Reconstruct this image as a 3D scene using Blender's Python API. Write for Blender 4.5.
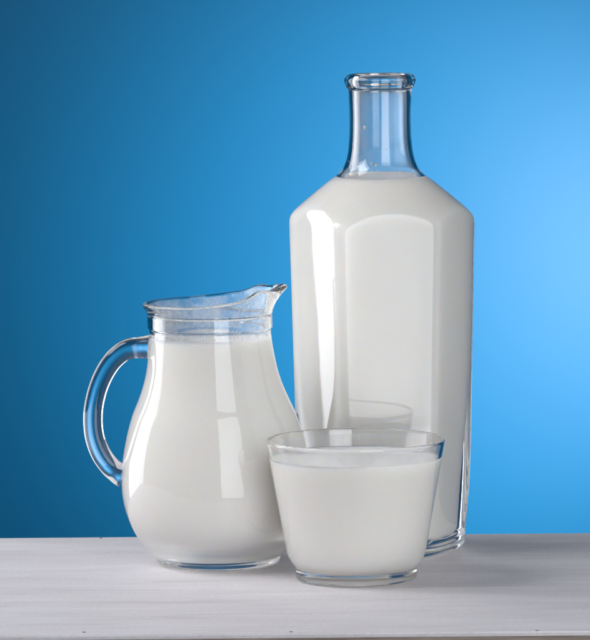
import bpy, bmesh, math, random
from mathutils import Vector, Matrix

PI = math.pi
R = math.radians
sc = bpy.context.scene
for o in list(bpy.data.objects):
    bpy.data.objects.remove(o, do_unlink=True)
C = sc.collection
random.seed(4)

# ------------------------------------------------------------------ camera
W, H, F = 590.0, 640.0, 4400.0
CAM = Vector((0.0, -2.408, 0.362))
PITCH = math.atan(430.0 / F)
ROLL = R(0.5)
fwd = Vector((0, math.cos(PITCH), -math.sin(PITCH)))
rgt = Vector((1, 0, 0))
upv = rgt.cross(fwd)
rr = rgt * math.cos(ROLL) - upv * math.sin(ROLL)
uu = rgt * math.sin(ROLL) + upv * math.cos(ROLL)
cam_d = bpy.data.cameras.new('camera')
cam = bpy.data.objects.new('camera', cam_d)
C.objects.link(cam)
cam_d.sensor_fit = 'HORIZONTAL'
cam_d.sensor_width = 36.0
cam_d.lens = 36.0 * F / W
cam_d.clip_start = 0.05
cam_d.clip_end = 50
cam_d.dof.use_dof = True
cam_d.dof.focus_distance = 2.33
cam_d.dof.aperture_fstop = 45
cam.matrix_world = Matrix(((rr.x, uu.x, -fwd.x, CAM.x), (rr.y, uu.y, -fwd.y, CAM.y),
                           (rr.z, uu.z, -fwd.z, CAM.z), (0, 0, 0, 1)))
sc.camera = cam


def ray(px, py):
    return fwd * F + rr * (px - W / 2) + uu * (H / 2 - py)


def at(px, py, Y):
    d = ray(px, py)
    return CAM + d * ((Y - CAM.y) / d.y)


def ground(px, py, z=0.0):
    d = ray(px, py)
    return CAM + d * ((z - CAM.z) / d.z)


def mpp(p):
    """metres per photo pixel at a point"""
    return (p - CAM).dot(fwd) / F


# ------------------------------------------------------------------ world and lamps
world = bpy.data.worlds.new('World')
sc.world = world
world.use_nodes = True
world.node_tree.nodes['Background'].inputs[0].default_value = (0.84, 0.9, 1.0, 1)
world.node_tree.nodes['Background'].inputs[1].default_value = 0.085


def area(name, loc, target, sx, sy, power, col=(1, 1, 1), spread=180):
    d = bpy.data.lights.new(name, 'AREA')
    d.shape = 'RECTANGLE'
    d.size, d.size_y = sx, sy
    d.energy = power
    d.color = col
    d.spread = R(spread)
    o = bpy.data.objects.new(name, d)
    C.objects.link(o)
    o.location = loc
    o.rotation_euler = (Vector(target) - Vector(loc)).to_track_quat('-Z', 'Y').to_euler()
    return o


# key softbox: left, a little behind the glassware
area('key_softbox', (-0.85, 0.27, 0.33), (0.0, -0.20, 0.20), 0.54, 1.18, 6.2, (0.94, 0.96, 1.0), 160)
# added area light, high front left, brightens the milk's left sides and board
area('added_high_light', (-0.68, -0.22, 0.84), (0.0, -0.03, 0.05), 0.5, 0.5, 3.3, (0.975, 0.97, 1.0), 150)
# big dim window-like fill, camera right
area('fill_softbox', (0.45, -1.26, 0.42), (0.0, 0.0, 0.14), 0.69, 1.26, 5.1, (0.93, 0.955, 1.0), 130)
# weak area light added on the right to lift the bottle's right facet
area('added_right_light', (1.0, -0.25, 0.35), (0.0, 0.0, 0.12), 0.8, 0.8, 0.7, (0.95, 0.98, 1.0), 120)
# lamp on the backdrop, low behind the board on the right
sd = bpy.data.lights.new('backdrop_lamp', 'SPOT')
sd.energy = 24
sd.spot_size = R(70)
sd.spot_blend = 1.0
sd.shadow_soft_size = 0.06
so = bpy.data.objects.new('backdrop_lamp', sd)
C.objects.link(so)
so.location = (0.36, 0.90, -0.02)
so.rotation_euler = (Vector((0.185, 1.6, 0.01)) - so.location).to_track_quat('-Z', 'Y').to_euler()

sc.view_settings.view_transform = 'Standard'
sc.view_settings.look = 'None'
sc.view_settings.exposure = 0.10
sc.view_settings.gamma = 1
sc.view_settings.use_curve_mapping = False
sc.cycles.max_bounces = 24
sc.cycles.transmission_bounces = 20
sc.cycles.glossy_bounces = 10
sc.cycles.diffuse_bounces = 6
sc.cycles.use_denoising = True
sc.cycles.blur_glossy = 0.1
sc.cycles.sample_clamp_indirect = 12
sc.cycles.caustics_reflective = True
sc.cycles.caustics_refractive = True


# ------------------------------------------------------------------ materials
def mat(name):
    m = bpy.data.materials.new(name)
    m.use_nodes = True
    nt = m.node_tree
    b = nt.nodes['Principled BSDF']
    return m, nt, b


def N(nt, t, **kw):
    n = nt.nodes.new(t)
    for k, v in kw.items():
        setattr(n, k, v)
    return n


def glass_mat(name, tint, bump):
    m, nt, b = mat(name)
    b.inputs['Base Color'].default_value = tint
    b.inputs['Transmission Weight'].default_value = 1
    b.inputs['Roughness'].default_value = 0.0
    b.inputs['IOR'].default_value = 1.5
    if bump:
        tc = N(nt, 'ShaderNodeTexCoord')
        no = N(nt, 'ShaderNodeTexNoise')
        no.inputs['Scale'].default_value = 38
        no.inputs['Detail'].default_value = 1
        bu = N(nt, 'ShaderNodeBump')
        bu.inputs['Strength'].default_value = bump
        bu.inputs['Distance'].default_value = 0.002
        nt.links.new(tc.outputs['Object'], no.inputs['Vector'])
        nt.links.new(no.outputs['Fac'], bu.inputs['Height'])
        nt.links.new(bu.outputs['Normal'], b.inputs['Normal'])
    return m


M_GLASS = glass_mat('clear_glass', (1, 1, 1, 1), 0.012)
M_GLASS2 = glass_mat('clear_pressed_glass', (1, 1, 1, 1), 0.06)


def milk_mat():
    m, nt, b = mat('milk')
    b.inputs['Base Color'].default_value = (0.950, 0.925, 0.888, 1)
    b.inputs['Roughness'].default_value = 0.25
    b.inputs['IOR'].default_value = 1.34
    b.inputs['Specular IOR Level'].default_value = 0.12
    b.inputs['Subsurface Weight'].default_value = 1.0
    b.inputs['Subsurface Radius'].default_value = (1.0, 0.85, 0.65)
    b.inputs['Subsurface Scale'].default_value = 0.006
    return m


M_MILK = milk_mat()


def film_mat(name, lo, hi, scale, grain=0.0):
    """thin clinging milk: patchy cover, more where it has not run off"""
    m, nt, b = mat(name)
    b.inputs['Base Color'].default_value = (0.92, 0.92, 0.91, 1)
    b.inputs['Roughness'].default_value = 0.5
    b.inputs['Specular IOR Level'].default_value = 0.2
    tc = N(nt, 'ShaderNodeTexCoord')
    mp = N(nt, 'ShaderNodeMapping')
    mp.inputs['Scale'].default_value = (1, 1, 0.35)
    n = N(nt, 'ShaderNodeTexNoise')
    n.inputs['Scale'].default_value = scale
    n.inputs['Detail'].default_value = 4
    n.inputs['Roughness'].default_value = 0.6
    r = N(nt, 'ShaderNodeMapRange')
    r.inputs['From Min'].default_value = 0.35
    r.inputs['From Max'].default_value = 0.70
    r.inputs['To Min'].default_value = lo
    r.inputs['To Max'].default_value = hi
    nt.links.new(tc.outputs['Object'], mp.inputs['Vector'])
    nt.links.new(mp.outputs[0], n.inputs['Vector'])
    nt.links.new(n.outputs['Fac'], r.inputs['Value'])
    out = r.outputs[0]
    if grain:
        v = N(nt, 'ShaderNodeTexNoise')
        v.inputs['Scale'].default_value = 900
        v.inputs['Detail'].default_value = 1
        g = N(nt, 'ShaderNodeMapRange')
        g.inputs['From Min'].default_value = 0.55
        g.inputs['From Max'].default_value = 0.72
        g.inputs['To Min'].default_value = 0.0
        g.inputs['To Max'].default_value = grain
        nt.links.new(tc.outputs['Object'], v.inputs['Vector'])
        nt.links.new(v.outputs['Fac'], g.inputs['Value'])
        ad = N(nt, 'ShaderNodeMath', operation='ADD')
        ad.use_clamp = True
        nt.links.new(out, ad.inputs[0])
        nt.links.new(g.outputs[0], ad.inputs[1])
        out = ad.outputs[0]
    nt.links.new(out, b.inputs['Alpha'])
    return m


M_FILM = film_mat('milk_film', 0.03, 0.24, 60)
M_FILM_JUG = film_mat('milk_film_foamy', 0.14, 0.42, 120, 0.12)


def wood_mat():
    m, nt, b = mat('whitewashed_wood')
    tc = N(nt, 'ShaderNodeTexCoord')
    mp = N(nt, 'ShaderNodeMapping')
    mp.inputs['Scale'].default_value = (5, 26, 26)
    nt.links.new(tc.outputs['Object'], mp.inputs['Vector'])
    # wandering grain
    n1 = N(nt, 'ShaderNodeTexNoise')
    n1.inputs['Scale'].default_value = 1.6
    n1.inputs['Detail'].default_value = 7
    n1.inputs['Roughness'].default_value = 0.62
    n1.inputs['Distortion'].default_value = 0.6
    nt.links.new(mp.outputs[0], n1.inputs['Vector'])
    # fine fibres
    mp2 = N(nt, 'ShaderNodeMapping')
    mp2.inputs['Scale'].default_value = (28, 900, 900)
    nt.links.new(tc.outputs['Object'], mp2.inputs['Vector'])
    n2 = N(nt, 'ShaderNodeTexNoise')
    n2.inputs['Scale'].default_value = 1.0
    n2.inputs['Detail'].default_value = 3
    nt.links.new(mp2.outputs[0], n2.inputs['Vector'])
    # large tone drift
    n3 = N(nt, 'ShaderNodeTexNoise')
    n3.inputs['Scale'].default_value = 5
    n3.inputs['Detail'].default_value = 2
    nt.links.new(tc.outputs['Object'], n3.inputs['Vector'])
    r1 = N(nt, 'ShaderNodeValToRGB')
    r1.color_ramp.elements[0].position = 0.30
    r1.color_ramp.elements[0].color = (0.70, 0.675, 0.685, 1)
    r1.color_ramp.elements[1].position = 0.66
    r1.color_ramp.elements[1].color = (0.82, 0.805, 0.83, 1)
    nt.links.new(n1.outputs['Fac'], r1.inputs['Fac'])
    r2 = N(nt, 'ShaderNodeValToRGB')
    r2.color_ramp.elements[0].position = 0.25
    r2.color_ramp.elements[0].color = (0.92, 0.915, 0.91, 1)
    r2.color_ramp.elements[1].position = 0.6
    r2.color_ramp.elements[1].color = (1, 1, 1, 1)
    nt.links.new(n2.outputs['Fac'], r2.inputs['Fac'])
    mx = N(nt, 'ShaderNodeMix', data_type='RGBA', blend_type='MULTIPLY')
    mx.inputs[0].default_value = 1
    nt.links.new(r1.outputs[0], mx.inputs[6])
    nt.links.new(r2.outputs[0], mx.inputs[7])
    r3 = N(nt, 'ShaderNodeValToRGB')
    r3.color_ramp.elements[0].position = 0.3
    r3.color_ramp.elements[0].color = (0.93, 0.92, 0.93, 1)
    r3.color_ramp.elements[1].position = 0.7
    r3.color_ramp.elements[1].color = (1, 1, 1, 1)
    nt.links.new(n3.outputs['Fac'], r3.inputs['Fac'])
    mx2 = N(nt, 'ShaderNodeMix', data_type='RGBA', blend_type='MULTIPLY')
    mx2.inputs[0].default_value = 1
    nt.links.new(mx.outputs[2], mx2.inputs[6])
    nt.links.new(r3.outputs[0], mx2.inputs[7])
    # mottled paint and short pores
    mp4 = N(nt, 'ShaderNodeMapping')
    mp4.inputs['Scale'].default_value = (420, 900, 900)
    nt.links.new(tc.outputs['Object'], mp4.inputs['Vector'])
    n4 = N(nt, 'ShaderNodeTexNoise')
    n4.inputs['Scale'].default_value = 1.0
    n4.inputs['Detail'].default_value = 2
    nt.links.new(mp4.outputs[0], n4.inputs['Vector'])
    r4 = N(nt, 'ShaderNodeValToRGB')
    r4.color_ramp.elements[0].position = 0.30
    r4.color_ramp.elements[0].color = (0.90, 0.885, 0.885, 1)
    r4.color_ramp.elements[1].position = 0.62
    r4.color_ramp.elements[1].color = (1, 1, 1, 1)
    nt.links.new(n4.outputs['Fac'], r4.inputs['Fac'])
    mp5 = N(nt, 'ShaderNodeMapping')
    mp5.inputs['Scale'].default_value = (9, 140, 140)
    mp5.inputs['Rotation'].default_value = (0, 0, 0.05)
    nt.links.new(tc.outputs['Object'], mp5.inputs['Vector'])
    n5 = N(nt, 'ShaderNodeTexNoise')
    n5.inputs['Scale'].default_value = 1.0
    n5.inputs['Detail'].default_value = 4
    n5.inputs['Distortion'].default_value = 1.2
    nt.links.new(mp5.outputs[0], n5.inputs['Vector'])
    r5 = N(nt, 'ShaderNodeValToRGB')
    r5.color_ramp.elements[0].position = 0.30
    r5.color_ramp.elements[0].color = (0.90, 0.875, 0.87, 1)
    r5.color_ramp.elements[1].position = 0.42
    r5.color_ramp.elements[1].color = (1, 1, 1, 1)
    nt.links.new(n5.outputs['Fac'], r5.inputs['Fac'])
    mx3 = N(nt, 'ShaderNodeMix', data_type='RGBA', blend_type='MULTIPLY')
    mx3.inputs[0].default_value = 1
    nt.links.new(r4.outputs[0], mx3.inputs[6])
    nt.links.new(r5.outputs[0], mx3.inputs[7])
    mx4 = N(nt, 'ShaderNodeMix', data_type='RGBA', blend_type='MULTIPLY')
    mx4.inputs[0].default_value = 1
    nt.links.new(mx2.outputs[2], mx4.inputs[6])
    nt.links.new(mx3.outputs[2], mx4.inputs[7])
    nt.links.new(mx4.outputs[2], b.inputs['Base Color'])
    b.inputs['Roughness'].default_value = 0.6
    bu = N(nt, 'ShaderNodeBump')
    bu.inputs['Strength'].default_value = 0.25
    bu.inputs['Distance'].default_value = 0.0004
    nt.links.new(n2.outputs['Fac'], bu.inputs['Height'])
    nt.links.new(bu.outputs['Normal'], b.inputs['Normal'])
    return m


def edge_mat():
    m, nt, b = mat('bare_wood_edge')
    tc = N(nt, 'ShaderNodeTexCoord')
    mp = N(nt, 'ShaderNodeMapping')
    mp.inputs['Scale'].default_value = (30, 300, 500)
    n = N(nt, 'ShaderNodeTexNoise')
    n.inputs['Scale'].default_value = 1
    n.inputs['Detail'].default_value = 5
    r = N(nt, 'ShaderNodeValToRGB')
    r.color_ramp.elements[0].position = 0.3
    r.color_ramp.elements[0].color = (0.18, 0.14, 0.115, 1)
    r.color_ramp.elements[1].position = 0.7
    r.color_ramp.elements[1].color = (0.42, 0.34, 0.29, 1)
    nt.links.new(tc.outputs['Object'], mp.inputs['Vector'])
    nt.links.new(mp.outputs[0], n.inputs['Vector'])
    nt.links.new(n.outputs['Fac'], r.inputs['Fac'])
    nt.links.new(r.outputs[0], b.inputs['Base Color'])
    b.inputs['Roughness'].default_value = 0.8
    return m


def backdrop_mat():
    m, nt, b = mat('blue_backdrop_paper')
    b.inputs['Base Color'].default_value = (0.0, 0.266, 0.600, 1)
    b.inputs['Roughness'].default_value = 0.44
    b.inputs['Specular IOR Level'].default_value = 0.30
    tc = N(nt, 'ShaderNodeTexCoord')
    n = N(nt, 'ShaderNodeTexNoise')
    n.inputs['Scale'].default_value = 900
    n.inputs['Detail'].default_value = 2
    bu = N(nt, 'ShaderNodeBump')
    bu.inputs['Strength'].default_value = 0.15
    bu.inputs['Distance'].default_value = 0.0005
    nt.links.new(tc.outputs['Object'], n.inputs['Vector'])
    nt.links.new(n.outputs['Fac'], bu.inputs['Height'])
    nt.links.new(bu.outputs['Normal'], b.inputs['Normal'])
    return m


M_WOOD = wood_mat()
M_EDGE = edge_mat()
M_BACK = backdrop_mat()
M_NAIL, _, _b = mat('dull_nail_steel')
_b.inputs['Base Color'].default_value = (0.12, 0.12, 0.14, 1)
_b.inputs['Metallic'].default_value = 0.8
_b.inputs['Roughness'].default_value = 0.5


# ------------------------------------------------------------------ helpers
def link(name, bm, material, parent=None, smooth=True, auto=None):
    me = bpy.data.meshes.new(name)
    bmesh.ops.recalc_face_normals(bm, faces=bm.faces)
    bm.to_mesh(me)
    bm.free()
    me.materials.append(material)
    if smooth:
        me.shade_smooth()
    o = bpy.data.objects.new(name, me)
    C.objects.link(o)
    if parent:
        o.parent = parent
    return o


def tag(o, label=None, cat=None, group=None, kind=None):
    for k, v in (('label', label), ('category', cat), ('group', group), ('kind', kind)):
        if v:
            o[k] = v
    return o


def empty(name, loc):
    o = bpy.data.objects.new(name, None)
    C.objects.link(o)
    o.location = loc
    o.empty_display_size = 0.02
    return o


def catmull(pts, step):
    """centripetal-ish Catmull-Rom through n-tuples; a point given twice is a sharp corner"""
    out = []
    runs, cur = [], [pts[0]]
    for p in pts[1:]:
        if p == cur[-1]:
            runs.append(cur)
            cur = [p]
        else:
            cur.append(p)
    runs.append(cur)
    for run in runs:
        n = len(run)
        for i in range(n - 1):
            p1, p2 = run[i], run[i + 1]
            p0 = run[i - 1] if i else tuple(2 * a - b for a, b in zip(p1, p2))
            p3 = run[i + 2] if i + 2 < n else tuple(2 * a - b for a, b in zip(p2, p1))
            d = math.dist(p1, p2)
            t0, t1 = 0.0, max(math.dist(p0, p1), 1e-9) ** 0.5
            t2 = t1 + max(d, 1e-9) ** 0.5
            t3 = t2 + max(math.dist(p2, p3), 1e-9) ** 0.5
            k = max(2, int(math.ceil(d / step)))
            for j in range(k):
                t = t1 + (t2 - t1) * j / k
                v = []
                for a, b, c, e in zip(p0, p1, p2, p3):
                    A1 = (t1 - t) / (t1 - t0) * a + (t - t0) / (t1 - t0) * b
                    A2 = (t2 - t) / (t2 - t1) * b + (t - t1) / (t2 - t1) * c
                    A3 = (t3 - t) / (t3 - t2) * c + (t - t2) / (t3 - t2) * e
                    B1 = (t2 - t) / (t2 - t0) * A1 + (t - t0) / (t2 - t0) * A2
                    B2 = (t3 - t) / (t3 - t1) * A2 + (t - t1) / (t3 - t1) * A3
                    v.append((t2 - t) / (t2 - t1) * B1 + (t - t1) / (t2 - t1) * B2)
                out.append(tuple(v))
        out.append(tuple(run[-1]))
    res = [out[0]]
    for p in out[1:]:
        if math.dist(p, res[-1]) > 1e-7:
            res.append(p)
    return res


def rings_mesh(rings, nseg, cap0=True, cap1=True):
    """rings: list of functions theta -> (x, y, z); neighbours bridged, ends closed to a centre point"""
    bm = bmesh.new()
    vs = []
    for f in rings:
        vs.append([bm.verts.new(f(2 * PI * k / nseg)) for k in range(nseg)])
    for a, b in zip(vs, vs[1:]):
        for k in range(nseg):
            j = (k + 1) % nseg
            bm.faces.new((a[k], a[j], b[j], b[k]))
    for flag, ring in ((cap0, vs[0]), (cap1, vs[-1])):
        if flag:
            c = bm.verts.new(sum((v.co for v in ring), Vector()) / nseg)
            for k in range(nseg):
                bm.faces.new((ring[k], ring[(k + 1) % nseg], c))
    return bm


def add_box(bm, x0, x1, y0, y1, z0, z1):
    v = [bm.verts.new((x, y, z)) for z in (z0, z1) for y in (y0, y1) for x in (x0, x1)]
    for f in ((0, 1, 3, 2), (4, 6, 7, 5), (0, 4, 5, 1), (2, 3, 7, 6), (0, 2, 6, 4), (1, 5, 7, 3)):
        bm.faces.new([v[i] for i in f])


# ------------------------------------------------------------------ backdrop and board
bm = bmesh.new()
BY = 1.6
add_box(bm, -2.6, 2.6, BY, BY + 0.004, -1.2, 2.0)
bd = tag(link('backdrop', bm, M_BACK, smooth=False), 'plain blue paper backdrop behind the glassware', 'backdrop', kind='structure')

yf = ground(295, 633.5).y
yb = ground(295, 535.5).y
T = 0.018
bm = bmesh.new()
add_box(bm, -0.75, 0.75, yf, yb, -0.0022, 0.0)
bmesh.ops.bevel(bm, geom=[e for e in bm.edges if all(v.co.z > -0.001 for v in e.verts)], offset=0.0007, segments=2, affect='EDGES')
board = link('table_board', bm, M_WOOD, smooth=False)
tag(board, 'whitewashed wooden board with a bare brown front edge under the jug, bottle and glass', 'board')
bm = bmesh.new()
add_box(bm, -0.7499, 0.7499, yf + 0.0004, yb - 0.0004, -T, -0.0023)
core = link('edge_core', bm, M_EDGE, board, smooth=False)
core['label'] = 'bare brown wood edge below the white top'


def nail_bm():
    b = bmesh.new()
    prof = [(0.0008, -0.0005), (0.0009, 0.00008), (0.0007, 0.0002)]
    rg = [(lambda t, r=r, z=z: (r * math.cos(t), r * math.sin(t), z)) for r, z in prof]
    b.free()
    return rings_mesh(rg, 14)


nail0 = None
for px, py in ((84, 632.3), (291, 631.8), (537, 630.6), (101, 538.2)):
    g = ground(px, py)
    if nail0 is None:
        nail0 = link('nail', nail_bm(), M_NAIL, board)
        nl = nail0
    else:
        nl = nail0.copy()
        C.objects.link(nl)
        nl.parent = board
    nl.location = (g.x, min(g.y, yb - 0.0015), 0.0)


# ------------------------------------------------------------------ glass bottle
def hexr(th, a, p, rot):
    s = 0.0
    for dk in (0, -69, 60, -122, 122, 180):
        c = math.cos(th - (rot + R(dk)))
        if c > 0:
            e = 1.0
            if dk == -69:
                e = 0.98
            if dk == -122:
                e = 1.04
            if dk == 0:
                e = (a + max(0.0, 83.0 - a) * 0.7 * (a > 70)) / a
            s += (c / e) ** p
    return a * s ** (-1.0 / p)


def softmin(a, b, q=34.0):
    m = min(a, b)
    return m * ((a / m) ** -q + (b / m) ** -q) ** (-1.0 / q)


Bg = ground(384, 548)
BX, BYY = at(381.5, 300, Bg.y).x, Bg.y
bs = mpp(Vector((BX, BYY, 0.12)))


def bz(py):
    return at(382, py, BYY).z


ROT = R(-90 + 6)          # normal of the front facet, turned 6 degrees to camera right
# outer: (py, circle radius px, facet apothem px)
z0 = bz(548)
outer = [(548.0, 60, 60), (548.0, 70.5, 70.5), (546.6, 73.2, 73.2), (543.5, 74.4, 74.4)]
body_o = [(534, 76.9), (215, 83.4), (150, 84.7)]


def lin(tab, y):
    tab = sorted(tab)
    if y <= tab[0][0]:
        return tab[0][1]
    for (a, va), (b, vb) in zip(tab, tab[1:]):
        if y <= b:
            return va + (vb - va) * (y - a) / (b - a)
    return tab[-1][1]


# circle-limited profile above: py, radius px
sh = catmull([(240.0, 125.0), (228.0, 107.0), (218.0, 95.8), (204.0, 80.3), (190.0, 63.5), (180.0, 51.0), (175.0, 44.0), (168.0, 37.5),
              (160.0, 34.3), (150.0, 32.2), (138.0, 31.2), (120.0, 30.7), (100.0, 31.0), (90.5, 31.4), (88.6, 31.8)], 1.2)
lip = catmull([(88.6, 31.8), (87.6, 33.0), (84.5, 34.4), (80.5, 35.6), (78.6, 35.3), (75.6, 33.4), (74.3, 31.6), (73.9, 29.5), (74.6, 27.3),
               (77.5, 26.6), (84.0, 26.4)], 0.6)
inn = catmull([(84.0, 26.4), (100, 26.6), (125.0, 26.5), (145.0, 27.6), (158.0, 30.0), (167.0, 33.4), (175.0, 39.0), (181.0, 46.0), (192.0, 59.0),
               (206.0, 74.5), (218.0, 88.0), (230.0, 101.0)], 1.5)
in_a = [(150, 78.0), (230, 78.0), (300, 77.0), (370, 74.5), (410, 70.0), (450, 62.5), (480, 57.0), (516, 52.5)]


def bring(py, rc, a, p, zz=None):
    z = bz(py) if zz is None else zz

    def f(t, rc=rc, a=a, p=p, z=z):
        r = softmin(rc, hexr(t, a, p, ROT)) * bs
        return (r * math.cos(t), r * math.sin(t), z - 0.0)
    return f


P_OUT, P_IN = 26, 9


def p_out(py):
    k = min(1.0, max(0.0, (py - 440) / 100.0))
    return P_OUT + (9 - P_OUT) * k * k * (3 - 2 * k)


rings = []
# underside, slightly hollow
rings.append(lambda t: (hexr(t, 20, 9, ROT) * bs * math.cos(t), hexr(t, 20, 9, ROT) * bs * math.sin(t), 0.0030))
rings.append(lambda t: (hexr(t, 58, 9, ROT) * bs * math.cos(t), hexr(t, 58, 9, ROT) * bs * math.sin(t), 0.0014))
foot = catmull([(58.0, 2.6), (64.0, 1.0), (69.5, 0.1), (73.2, 1.0), (75.6, 3.4), (76.4, 5.6), (76.0, 7.6), (74.9, 9.0), (75.2, 10.5), (76.4, 12.5)], 0.6)
for a, h in foot[1:]:
    rings.append(bring(0, 400, a, 9, h * bs))
py = 534.0
while py > 241:
    rings.append(bring(py, 400, lin(body_o, py), p_out(py)))
    py -= 4
for py, rc in sh:
    rings.append(bring(py, rc, lin(body_o, py), P_OUT))
for py, rc in lip[1:]:
    rings.append(bring(py, rc, 83.2, P_OUT))
for py, rc in inn[1:]:
    rings.append(bring(py, rc, lin(in_a, py), P_IN))
for py in range(236, 516, 6):
    rings.append(bring(py, 400, lin(in_a, py), P_IN))
ib = catmull([(516.0, 52.5), (524.0, 51.6), (529.0, 48.8), (532.0, 44.0), (533.2, 37.0), (532.8, 26.0), (531.0, 12.0)], 1.4)
for py, a in ib[1:]:
    rings.append(bring(py, 400, a, P_IN))
bottle = link('glass_bottle', rings_mesh(rings, 288), M_GLASS)
bottle.location = (BX, BYY, 0)
tag(bottle, 'tall clear six-sided glass bottle with a narrow neck, open and full of milk', 'bottle')

# milk inside
E = 0.35      # pixels the milk reaches into the wall
MILK_Y = 178.5
mr = []
for py, a in reversed(ib[1:]):
    mr.append(bring(py + 0.35, 400, a + E, P_IN))
for py in range(512, 230, -6):
    mr.append(bring(py, 400, lin(in_a, py) + E, P_IN))
for py, rc in reversed(inn):
    if py > MILK_Y + 0.6:
        mr.append(bring(py, rc + E, lin(in_a, py) + E, P_IN))
rtop = lin([(p, r) for p, r in inn], MILK_Y)
for dr, dy in ((E, -1.2), (-0.4, -0.6), (-1.6, 0.25), (-4, 0.7), (-20, 0.8)):
    mr.append(bring(MILK_Y + dy, rtop + dr, 200, P_IN))
mb = link('milk', rings_mesh(mr, 160), M_MILK)
mb.location = (BX, BYY, 0)
tag(mb, 'white milk filling the tall bottle up to the foot of its neck', 'milk')



def droplets(name, spots, parent, squash=0.5):
    """small beads clinging to a wall; spots: (centre, outward normal, radius)"""
    b = bmesh.new()
    for c, n, r in spots:
        q = n.to_track_quat('Z', 'Y').to_matrix().to_4x4()
        bmesh.ops.create_icosphere(b, subdivisions=2, radius=1.0,
                                   matrix=Matrix.Translation(c) @ q @ Matrix.Diagonal((r, r * random.uniform(0.8, 1.5), r * squash, 1)))
    o = link(name, b, M_MILK, parent)
    o['kind'] = 'stuff'
    o['label'] = 'tiny milk drops left on the glass above the milk'
    return o


film = [bring(p, r - 0.25, lin(in_a, p) - 0.25, P_IN) for p, r in inn if 86 < p < MILK_Y - 1.0]
fo = link('milk_film', rings_mesh(film, 160, False, False), M_FILM, mb)
fo['label'] = 'thin whitish milk film inside the neck'


def neck_r(py):
    return lin([(p, r) for p, r in inn], py)


sp = []
for i in range(22):
    t = random.uniform(-PI, 0) if i < 16 else random.uniform(0, PI)
    py = 176 - abs(random.gauss(0, 7)) - 1
    r = neck_r(py) * bs
    n = Vector((math.cos(t), math.sin(t), 0))
    sp.append((Vector((n.x * r, n.y * r, bz(py))), n, random.choice((0.00016, 0.00022, 0.0003, 0.0005))))
for px, py, rad in ((361.5, 128, 0.0009), (373, 165, 0.0008), (368, 163.5, 0.0006), (352, 171, 0.0011), (347.5, 172.5, 0.0009), (384, 150, 0.0004)):
    r = neck_r(py)
    cx = (px - 378.5) / r / 1.12
    t = -math.acos(max(-0.95, min(0.95, cx)))
    n = Vector((math.cos(t), math.sin(t), 0))
    sp.append((Vector((n.x * r * bs, n.y * r * bs, bz(py - 2))), n, rad))
droplets('droplets', sp, mb)

# ------------------------------------------------------------------ jug
Jg = ground(218, 563)
JY = Jg.y
js = mpp(Vector((Jg.x, JY, 0.07)))
JX = Jg.x


def jz(py):
    return at(214, py, JY).z


cx_tab = [(300, 209.6), (327, 210.2), (350, 211.0), (370, 212.2), (400, 213.8), (430, 214.6), (460, 215.1), (500, 216.2), (540, 217.6), (563, 218.2)]


def jx(py):
    return at(lin(cx_tab, py), py, JY).x - JX


def jring(py, r, zz=None):
    z = jz(py) if zz is None else zz
    c = jx(py)
    return lambda t, r=r, c=c, z=z: (c + r * js * math.cos(t), r * js * math.sin(t), z)


j_out = catmull([(556.0, 62.9), (553.6, 64.2), (551.6, 67.4), (548.5, 71.8), (540.0, 77.6), (526.0, 85.2), (510.0, 90.8), (495.0, 93.6), (480.0, 94.2), (462.0, 92.8),
                 (445.0, 90.0), (430.0, 86.6), (415.0, 82.0), (400.0, 75.6), (385.0, 69.8), (370.0, 65.6), (355.0, 63.2), (342.0, 61.4),
                 (332.0, 60.6), (328.6, 60.8)], 2.0)
j_in = catmull([(313.0, 57.6), (322.0, 57.4), (331.0, 57.3), (335.0, 57.3), (342.0, 57.8), (355.0, 59.6), (370.0, 62.0), (385.0, 66.0), (400.0, 71.8), (415.0, 78.2), (430.0, 82.8),
                (445.0, 86.2), (462.0, 89.0), (480.0, 90.2), (495.0, 89.4), (510.0, 86.4), (520.0, 82.2), (527.0, 76.4), (532.0, 69.0),
                (535.4, 60.0), (537.4, 46.0), (538.0, 28.0), (537.8, 10.0)], 2.0)


def wrap(t):
    return (t + PI) % (2 * PI) - PI


def bump(x, w):
    return math.exp(-(x / w) ** 2)


def rim_py(t):
    """height of the rim, as a photo row on the axis plane; the spout points to +x"""
    w = abs(wrap(t))
    y = 303.6 - 1.0 * (1 - math.cos(PI - w)) * 0.5
    s = max(0.0, 1 - w / R(118))
    y -= 12.5 * (s * s * (3 - 2 * s))
    y -= 4.2 * bump(w - R(38), R(15))
    y -= 4.0 * bump(w, R(22))
    y += 0.9 * bump(w - R(25), R(7))
    return y


def spout(t):
    w = abs(wrap(t))
    return 8.8 * bump(w, R(22)) - 3.0 * bump(w - R(42), R(16))


def lipring(u, side):
    """u 0 at the collar, 1 at the rim; side +1 outer, -1 inner, 0 on the rim's crest"""
    def f(t):
        yr = rim_py(t)
        y = 313.0 + (yr - 313.0) * u
        rmid = 60.0 + 5.0 * u ** 1.3 + spout(t) * u ** 1.7
        th = 2.7 - 0.1 * u
        th += 3.0 * bump(wrap(t), R(30)) * u * u
        r = rmid + side * th
        py_ = y if side else y
        return (jx(y) + r * js * math.cos(t), r * js * math.sin(t), jz(py_))
    return f


rings = [jring(0, 18, 0.0024), jring(0, 50, 0.0016)]
for r, h in catmull([(50.0, 3.0), (55.0, 1.2), (58.0, 0.1), (60.0, 0.9), (61.2, 2.6), (62.8, 7.0)], 0.7)[1:]:
    rings.append(jring(563, r, h * js))
rings += [jring(p, r) for p, r in j_out]
for p, r in catmull([(328.6, 60.8), (328.0, 61.7), (327.0, 62.3), (325.4, 62.4), (319.0, 62.3), (315.4, 62.2), (314.2, 61.7), (313.6, 61.9), (313.0, 62.5)], 0.6)[1:]:
    rings.append(jring(p, r))
for k in range(1, 19):
    rings.append(lipring(k / 18 * 0.93, 1))
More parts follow.
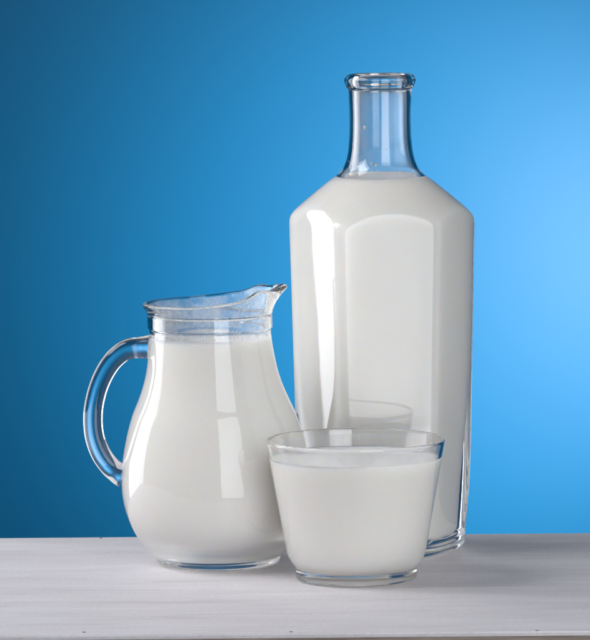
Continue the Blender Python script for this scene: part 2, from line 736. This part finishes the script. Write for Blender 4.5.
# rounded crest
for k in range(1, 8):
    a = PI * k / 8
    rings.append((lambda t, a=a: (lambda o, i, cr: tuple(
        (oo * (0.5 + 0.5 * math.cos(a)) + ii * (0.5 - 0.5 * math.cos(a))) + (cc - (oo + ii) / 2) * math.sin(a) for oo, ii, cc in zip(o, i, cr)))(
        lipring(0.93, 1)(t), lipring(0.93, -1)(t), tuple((x + y) / 2 + (js * (1.9 + 2.0 * bump(wrap(t), R(30))) if q == 2 else 0) for q, (x, y) in enumerate(zip(lipring(0.93, 1)(t), lipring(0.93, -1)(t)))))))
for k in range(18, 0, -1):
    rings.append(lipring(k / 18 * 0.93, -1))
rings += [jring(p, r) for p, r in j_in]
jug = empty('milk_jug', (JX, JY, 0))
tag(jug, 'round-bellied clear glass jug with a looped handle and a pouring spout, full of milk', 'jug')
link('body', rings_mesh(rings, 256), M_GLASS2, jug)

# handle: a solid glass rod swept along a loop
hp = [(152.5, 347.2), (141, 347.4), (127, 349.4), (114.5, 358.6), (104.5, 373.0), (97.2, 391.0), (93.2, 413.0), (94.6, 435.5), (101.0, 453.5), (110.5, 467.0), (118.5, 473.4), (124.5, 477.0)]
hpts = catmull([(float(a), float(b)) for a, b in hp], 2.4)
path = []
for a, b in hpts:
    p = at(a, b, JY)
    path.append(Vector((p.x - JX, 0, p.z)))
nst = len(path)
rings = []
for i, p in enumerate(path):
    tg = (path[min(i + 1, nst - 1)] - path[max(i - 1, 0)]).normalized()
    nr = Vector((tg.z, 0, -tg.x))
    u = i / (nst - 1)
    w = 10.6 - 0.9 * math.sin(PI * u) + 0.9 * bump(u - 1, 0.05) + 1.8 * bump(u, 0.05)
    d = 9.4 - 0.6 * math.sin(PI * u) + 4.0 * bump(u - 1, 0.07) + 3.6 * bump(u, 0.06)

    def f(t, p=p, nr=nr, w=w, d=d):
        c, s = math.cos(t), math.sin(t)
        c = math.copysign(abs(c) ** 0.9, c)
        s = math.copysign(abs(s) ** 0.9, s)
        return tuple(p + nr * (w * js * c) + Vector((0, 1, 0)) * (d * js * s))
    rings.append(f)
link('handle', rings_mesh(rings, 48), M_GLASS, jug)

# milk in the jug
mr = [jring(p + 0.3, r + 0.3) for p, r in reversed(j_in) if p > 338.4]
for dr, p in ((0.3, 336.4), (-0.4, 337.0), (-1.4, 337.8), (-4, 338.4), (-20, 338.6)):
    mr.append(jring(p, 57.4 + dr))
mj = link('milk', rings_mesh(mr, 160), M_MILK)
mj.location = (JX, JY, 0)
tag(mj, 'white milk filling the round-bellied jug up to its collar', 'milk')

sp = []
for i in range(60):
    if i < 42:
        t = random.choice((-1, 1)) * abs(random.gauss(R(38), R(16)))
        u = random.uniform(0.35, 0.9)
    else:
        t = random.uniform(-PI, PI)
        u = random.uniform(0.02, 0.6)
    p = Vector(lipring(u, -1)(t))
    n = Vector((math.cos(t), math.sin(t), 0))
    sp.append((p, n, random.choice((0.00012, 0.00015, 0.0002, 0.00032))))
for i in range(90):
    t = random.uniform(-PI, PI)
    py = 336.5 - abs(random.gauss(0, 3.0))
    n = Vector((math.cos(t), math.sin(t), 0))
    sp.append((Vector((jx(py), 0, jz(py))) + n * 57.3 * js, n, random.choice((0.00015, 0.00022, 0.0003))))
droplets('droplets', sp, mj)


def film_ring(u):
    def f(t):
        x, y, z = lipring(u, -1)(t)
        k = 1 - 0.25 / 60
        return (x * k, y * k, z)
    return f


fo = link('milk_film', rings_mesh([jring(p, r - 0.25) for p, r in reversed(j_in) if p < 336] + [film_ring(k / 16 * 0.9) for k in range(1, 17)], 200, False, False), M_FILM_JUG, mj)
fo['label'] = 'thin speckled milk film inside the collar and spout'

# ------------------------------------------------------------------ drinking glass
Tg = ground(357, 579)
TY = Tg.y
TX = at(356, 520, TY).x
ts = mpp(Vector((TX, TY, 0.035)))


def tz(py):
    return at(356, py, TY).z


def tring(py, r, zz=None):
    z = tz(py) if zz is None else zz
    return lambda t, r=r, z=z: (r * ts * math.cos(t), r * ts * math.sin(t), z)


t_out = catmull([(567.6, 60.9), (565.6, 61.5), (563.6, 63.0), (560.0, 65.8), (554.0, 68.6), (545.0, 70.8), (520.0, 75.2), (490.0, 80.6), (462.0, 85.6), (445.0, 88.6), (441.4, 89.3)], 1.6)
t_rim = catmull([(441.4, 89.3), (439.6, 89.2), (438.6, 88.3), (438.4, 87.2), (439.2, 86.2), (441.6, 85.7)], 0.4)
t_in = catmull([(441.6, 85.7), (446.0, 85.0), (462.0, 82.2), (490.0, 77.0), (520.0, 71.6), (545.0, 66.8), (554.0, 63.6), (559.4, 58.5), (562.4, 50.0), (563.4, 38.0), (563.0, 12.0)], 1.6)
rings = [tring(0, 15, 0.0026), tring(0, 48, 0.0018)]
for r, h in catmull([(48.0, 3.2), (53.0, 1.3), (56.5, 0.1), (59.2, 1.2), (60.6, 3.6), (60.9, 7.0)], 0.7)[1:]:
    rings.append(tring(0, r, h * ts))
rings += [tring(p, r) for p, r in t_out] + [tring(p, r) for p, r in t_rim[1:]] + [tring(p, r) for p, r in t_in[1:]]
tum = link('drinking_glass', rings_mesh(rings, 256), M_GLASS)
tum.location = (TX, TY, 0)
tag(tum, 'short wide tapering drinking glass with a thick foot standing in front of the bottle', 'glass')
mr = [tring(p + 0.3, r + 0.3) for p, r in reversed(t_in) if p > 458.2]
for dr, p in ((0.3, 456.2), (-0.4, 456.8), (-1.4, 457.6), (-4, 458.2), (-25, 458.3)):
    mr.append(tring(p, 83.1 + dr))
mt = link('milk', rings_mesh(mr, 160), M_MILK)
mt.location = (TX, TY, 0)
tag(mt, 'white milk in the short drinking glass, stopping a finger below the rim', 'milk')

fo = link('milk_film', rings_mesh([tring(p, r - 0.2) for p, r in t_in if 443 < p < 456], 160, False, False), M_FILM, mt)
fo['label'] = 'faint milk film inside the glass above the milk'
